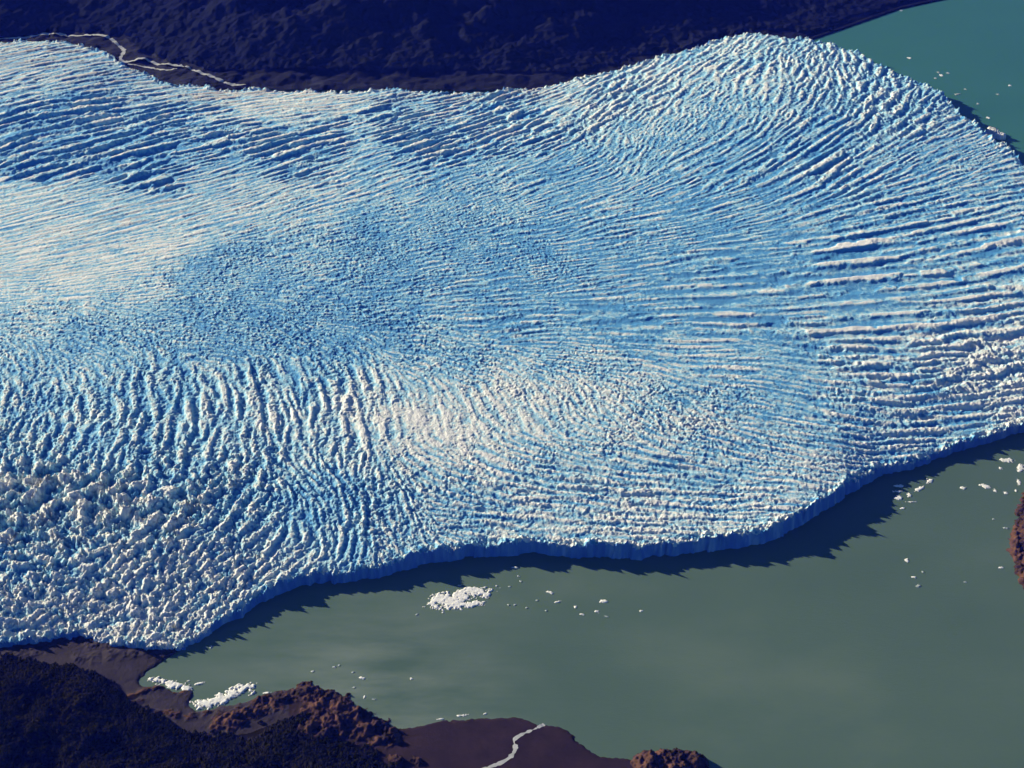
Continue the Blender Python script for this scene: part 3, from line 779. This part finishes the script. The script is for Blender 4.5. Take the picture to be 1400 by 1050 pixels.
floe([(613, 822, 28, 12, 0), (650, 809, 26, 7, -18), (645, 826, 14, 5, -10), (630, 815, 18, 9, 0)], 'biggest white raft of packed ice, two lobed, in the middle of the grey lake', 1, 2.2, 'ice_raft', 'ice raft', 0.3)
FL = [
 ((570, 840, 4, 2, 0), 'tiny white ice chip below the left end of the big ice raft'),
 ((629, 800, 4, 2, 0), 'tiny white ice chip just above the big ice raft'),
 ((661, 823, 4, 2.2, -10), 'small ice lump hugging the notch on the right of the big ice raft'),
 ((704, 776, 6, 2.4, 0), 'small white floe at the edge of the cliff shadow above the raft'),
 ((709, 788, 3.2, 2, 20), 'tiny ice chip a little below the floe at the shadow edge'),
 ((712, 795, 3.2, 2, 20), 'tiny ice chip, lowest of three trailing down from the shadow edge'),
 ((697, 802, 4, 1.4, 0), 'faint sliver of ice right of the raft, under the trailing chips'),
 ((695, 827, 3.2, 2, 10), 'tiny ice chip, left one of a level pair right of the raft'),
 ((705, 827, 3.2, 2, 0), 'tiny ice chip, right one of a level pair right of the raft'),
 ((720, 831, 3, 1.4, 0), 'faint ice speck just right of the level pair of chips'),
 ((734, 821, 3.4, 2, 0), 'tiny lone ice chip between the level pair and the tilted bar of ice'),
 ((752, 810, 7, 2.6, 22), 'white bar shaped floe tilted down to the right in mid lake'),
 ((762, 823, 8, 2, -12), 'thin curved ice sliver just below the tilted bar shaped floe'),
 ((747, 835, 3.4, 1.6, 0), 'faint ice speck below the thin curved sliver'),
 ((787, 830, 4, 2.2, 0), 'small white floe halfway between curved sliver and round bright lump'),
 ((796, 840, 5, 2, 15), 'short flat floe under the small floe left of the bright lump'),
 ((824, 822, 9, 4, 0), 'round bright ice lump, biggest piece right of the raft'),
 ((816, 836, 5, 3, 0), 'small ice lump directly below the round bright lump'),
 ((830, 843, 6, 1.4, 20), 'faint ice streak trailing down right below the bright lump'),
 ((876, 835, 5, 2, 0), 'lone small floe at the right end of the row by the bright lump'),
 ((496, 927, 8, 2.6, 10), 'small hooked white floe off the rocky headland'),
 ((498, 953, 3.6, 3, 0), 'bright white ice dot close to the tip of the rocky headland'),
 ((512, 956, 5, 2, 0), 'dull ice piece beside the bright dot off the headland'),
 ((562, 928, 3.6, 2.6, 0), 'lone bright ice dot in open water above the gravel beach'),
 ((457, 912, 4, 2, 0), 'faint ice chip, left one of two above the rocky headland'),
 ((464, 910, 4, 2, 0), 'faint ice chip, right one of two above the rocky headland'),
 ((427, 918, 4, 2, 0), 'faint ice chip left of the two above the rocky headland'),
 ((482, 919, 4, 1.8, 0), 'faint ice chip just above the hooked white floe'),
 ((484, 940, 4, 1.8, 0), 'dull ice chip between hooked floe and the headland tip'),
 ((288, 884, 3.5, 4, 0), 'pale ice speck near the corner where the cliff shadow starts'),
 ((602, 983, 8, 1.6, -10), 'thin ice strip stranded at the left of the gravel beach edge'),
 ((632, 978, 12, 2.4, -8), 'ragged white ice strip stranded along the gravel beach edge'),
 ((663, 976, 4, 2, -20), 'small ice piece at right end of the strips by the beach'),
 ((270, 935, 13, 3, -14), 'slanting white ice strip between the two shore packs'),
 ((258, 931, 4, 2.6, 0), 'small ice lump left above the slanting strip near the shore'),
 ((365, 947, 9, 3, -12), 'white ice piece pressed on the reddish headland rock'),
 ((1229, 664, 12, 3, 0), 'flat layered ice slab at the shadow edge of the bulging cliff'),
 ((1228, 672, 12, 2.4, 4), 'thin ice slab between layered slab and square lump by the shadow'),
 ((1229, 681, 8, 4.5, 0), 'square white ice lump under the layered slabs'),
 ((1243, 677, 6, 4, -30), 'white ice lump at the left foot of the slanting ice chain'),
 ((1257, 668, 13, 4, -32), 'long white floe slanting up right, middle of the ice chain'),
 ((1271, 657, 9, 5, -20), 'angular ice block at the upper end of the slanting chain'),
 ((1246, 686, 10, 1.4, 0), 'thin ice line trailing right under the slanting chain'),
 ((1234, 695, 5, 2, 0), 'small floe alone below the slanting ice chain'),
 ((1316, 667, 7, 3, 0), 'oval white floe alone in the bay near the peninsula'),
 ((1348, 665, 12, 4, 18), 'elongated white floe right of the oval floe in the bay'),
 ((1361, 671, 4, 4.5, 0), 'short ice lump at the right end of the elongated floe'),
 ((1375, 674, 5, 2.6, 0), 'small white floe, left one of two by the peninsula shore'),
 ((1389, 671, 4, 3, 0), 'small white floe, right one of two by the peninsula shore'),
 ((1368, 640, 4.5, 3, 0), 'small round floe under the wide white floe by the cliff shadow'),
 ((1375, 629, 15, 4.5, 6), 'wide white floe at the cliff shadow near the peninsula'),
 ((1396, 640, 9, 8, -30), 'big white ice block at the picture edge above the peninsula'),
 ((1393, 659, 5, 6, 0), 'upright white ice block against the peninsula rocks'),
 ((1359, 710, 4, 2, 0), 'faint ice chip in the bay, upper one of two left of the red rocks'),
 ((1375, 722, 6, 2, 15), 'faint ice streak touching the bay side of the red rocks'),
 ((1240, 766, 5, 5, 0), 'brightest ice bit at the top of the loose trail in open lake'),
 ((1262, 782, 3.5, 2, 0), 'tiny ice chip on the right of the loose trail in open lake'),
 ((1250, 789, 8, 2, 15), 'thin slanted ice sliver in the middle of the loose trail'),
 ((1256, 801, 6, 3, -10), 'pale ice bit at the bottom of the loose trail in open lake'),
 ((1369, 776, 5, 2.6, 0), 'small bright floe just left of the lower red rocks'),
 ((1320, 796, 4, 1.6, 0), 'faint ice speck alone between the loose trail and the red rocks'),
 ((1232, 14, 4, 2, 0), 'tiny white floe near the dark shore of the teal channel'),
 ((1243, 79, 4.5, 2, 0), 'lone white floe in the teal channel above the ice front'),
 ((1283, 99, 4, 1.8, 0), 'tiny ice chip, left one of a small knot off the far ice front'),
 ((1287, 103, 5, 2.2, 0), 'brightest ice chip at the centre of the knot off the far ice front'),
 ((1296, 100, 4, 1.8, 0), 'tiny ice chip, right one of the knot off the far ice front'),
 ((1279, 107, 3.5, 1.5, 0), 'faint ice chip, lowest of the knot off the far ice front'),
 ((1320, 122, 5, 1.6, 0), 'faint ice streak in the teal channel close above the front'),
 ((1308, 129, 8, 1.6, -20), 'faint slanting ice streak touching the far ice front'),
 ((1381, 117, 4, 2, 0), 'lone ice floe farthest out in the teal channel, near the picture edge'),
 ((1364, 129, 3.5, 1.5, 0), 'faint ice speck just below the floe farthest out in the channel'),
 ((1337, 142, 3.5, 1.5, 0), 'faint ice speck between the slanting streak and the white iceberg'),
 ((1351, 161, 4.5, 2, 0), 'small floe just above the white iceberg in the teal channel'),
]
for i, (l, lab) in enumerate(FL):
    floe([l], lab, i + 5, 1.2 if l[2] < 6 else 1.8, mat=M_WET if any(w in lab for w in ('faint', 'dull', 'pale', 'tiny')) else M_FLOE)
floe([(215, 930, 16, 3.5, 6), (235, 936, 22, 6, 4), (255, 941, 12, 4, 10)], 'white ice pack filling the small cove beside the moraine', 120, 3, 'ice_pack', 'ice pack', 0.4, 'ice packed along the near shore')
floe([(285, 961, 20, 7, -12), (315, 950, 26, 9, -16), (335, 940, 18, 6, -20), (300, 958, 18, 7, -12)], 'large ragged white ice pack pushed into the bay by the mud flat', 121, 3, 'ice_pack', 'ice pack', 0.5, 'ice packed along the near shore')
floe([(1357, 182, 9, 3.5, 25), (1367, 188, 8, 3, 10)], 'bright white iceberg lying against the shaded far ice front', 122, 24, 'iceberg', 'iceberg', 0, None, 0.15)

# ------------------------------------------------------------------ air
HAZE = True
if HAZE:
    m = bpy.data.materials.new('blue_air'); m.use_nodes = True
    t = m.node_tree
    for n in list(t.nodes):
        t.nodes.remove(n)
    pv = t.nodes.new('ShaderNodeVolumePrincipled')
    pv.inputs['Color'].default_value = (0.03, 0.07, 1.0, 1)
    pv.inputs['Absorption Color'].default_value = (1, 1, 1, 1)
    pv.inputs['Density'].default_value = 1.08e-5
    pv.inputs['Anisotropy'].default_value = 0.0
    ou = t.nodes.new('ShaderNodeOutputMaterial')
    t.links.new(pv.outputs[0], ou.inputs['Volume'])
    x0, x1, y0, y1, z0, z1 = -95000, 95000, -45000, 145000, -31, 3400
    hv = [(x, y, z) for z in (z0, z1) for y in (y0, y1) for x in (x0, x1)]
    hf = [(0, 2, 3, 1), (4, 5, 7, 6), (0, 1, 5, 4), (2, 6, 7, 3), (0, 4, 6, 2), (1, 3, 7, 5)]
    setk(mesh_np('haze', hv, hf, m), 'stuff')
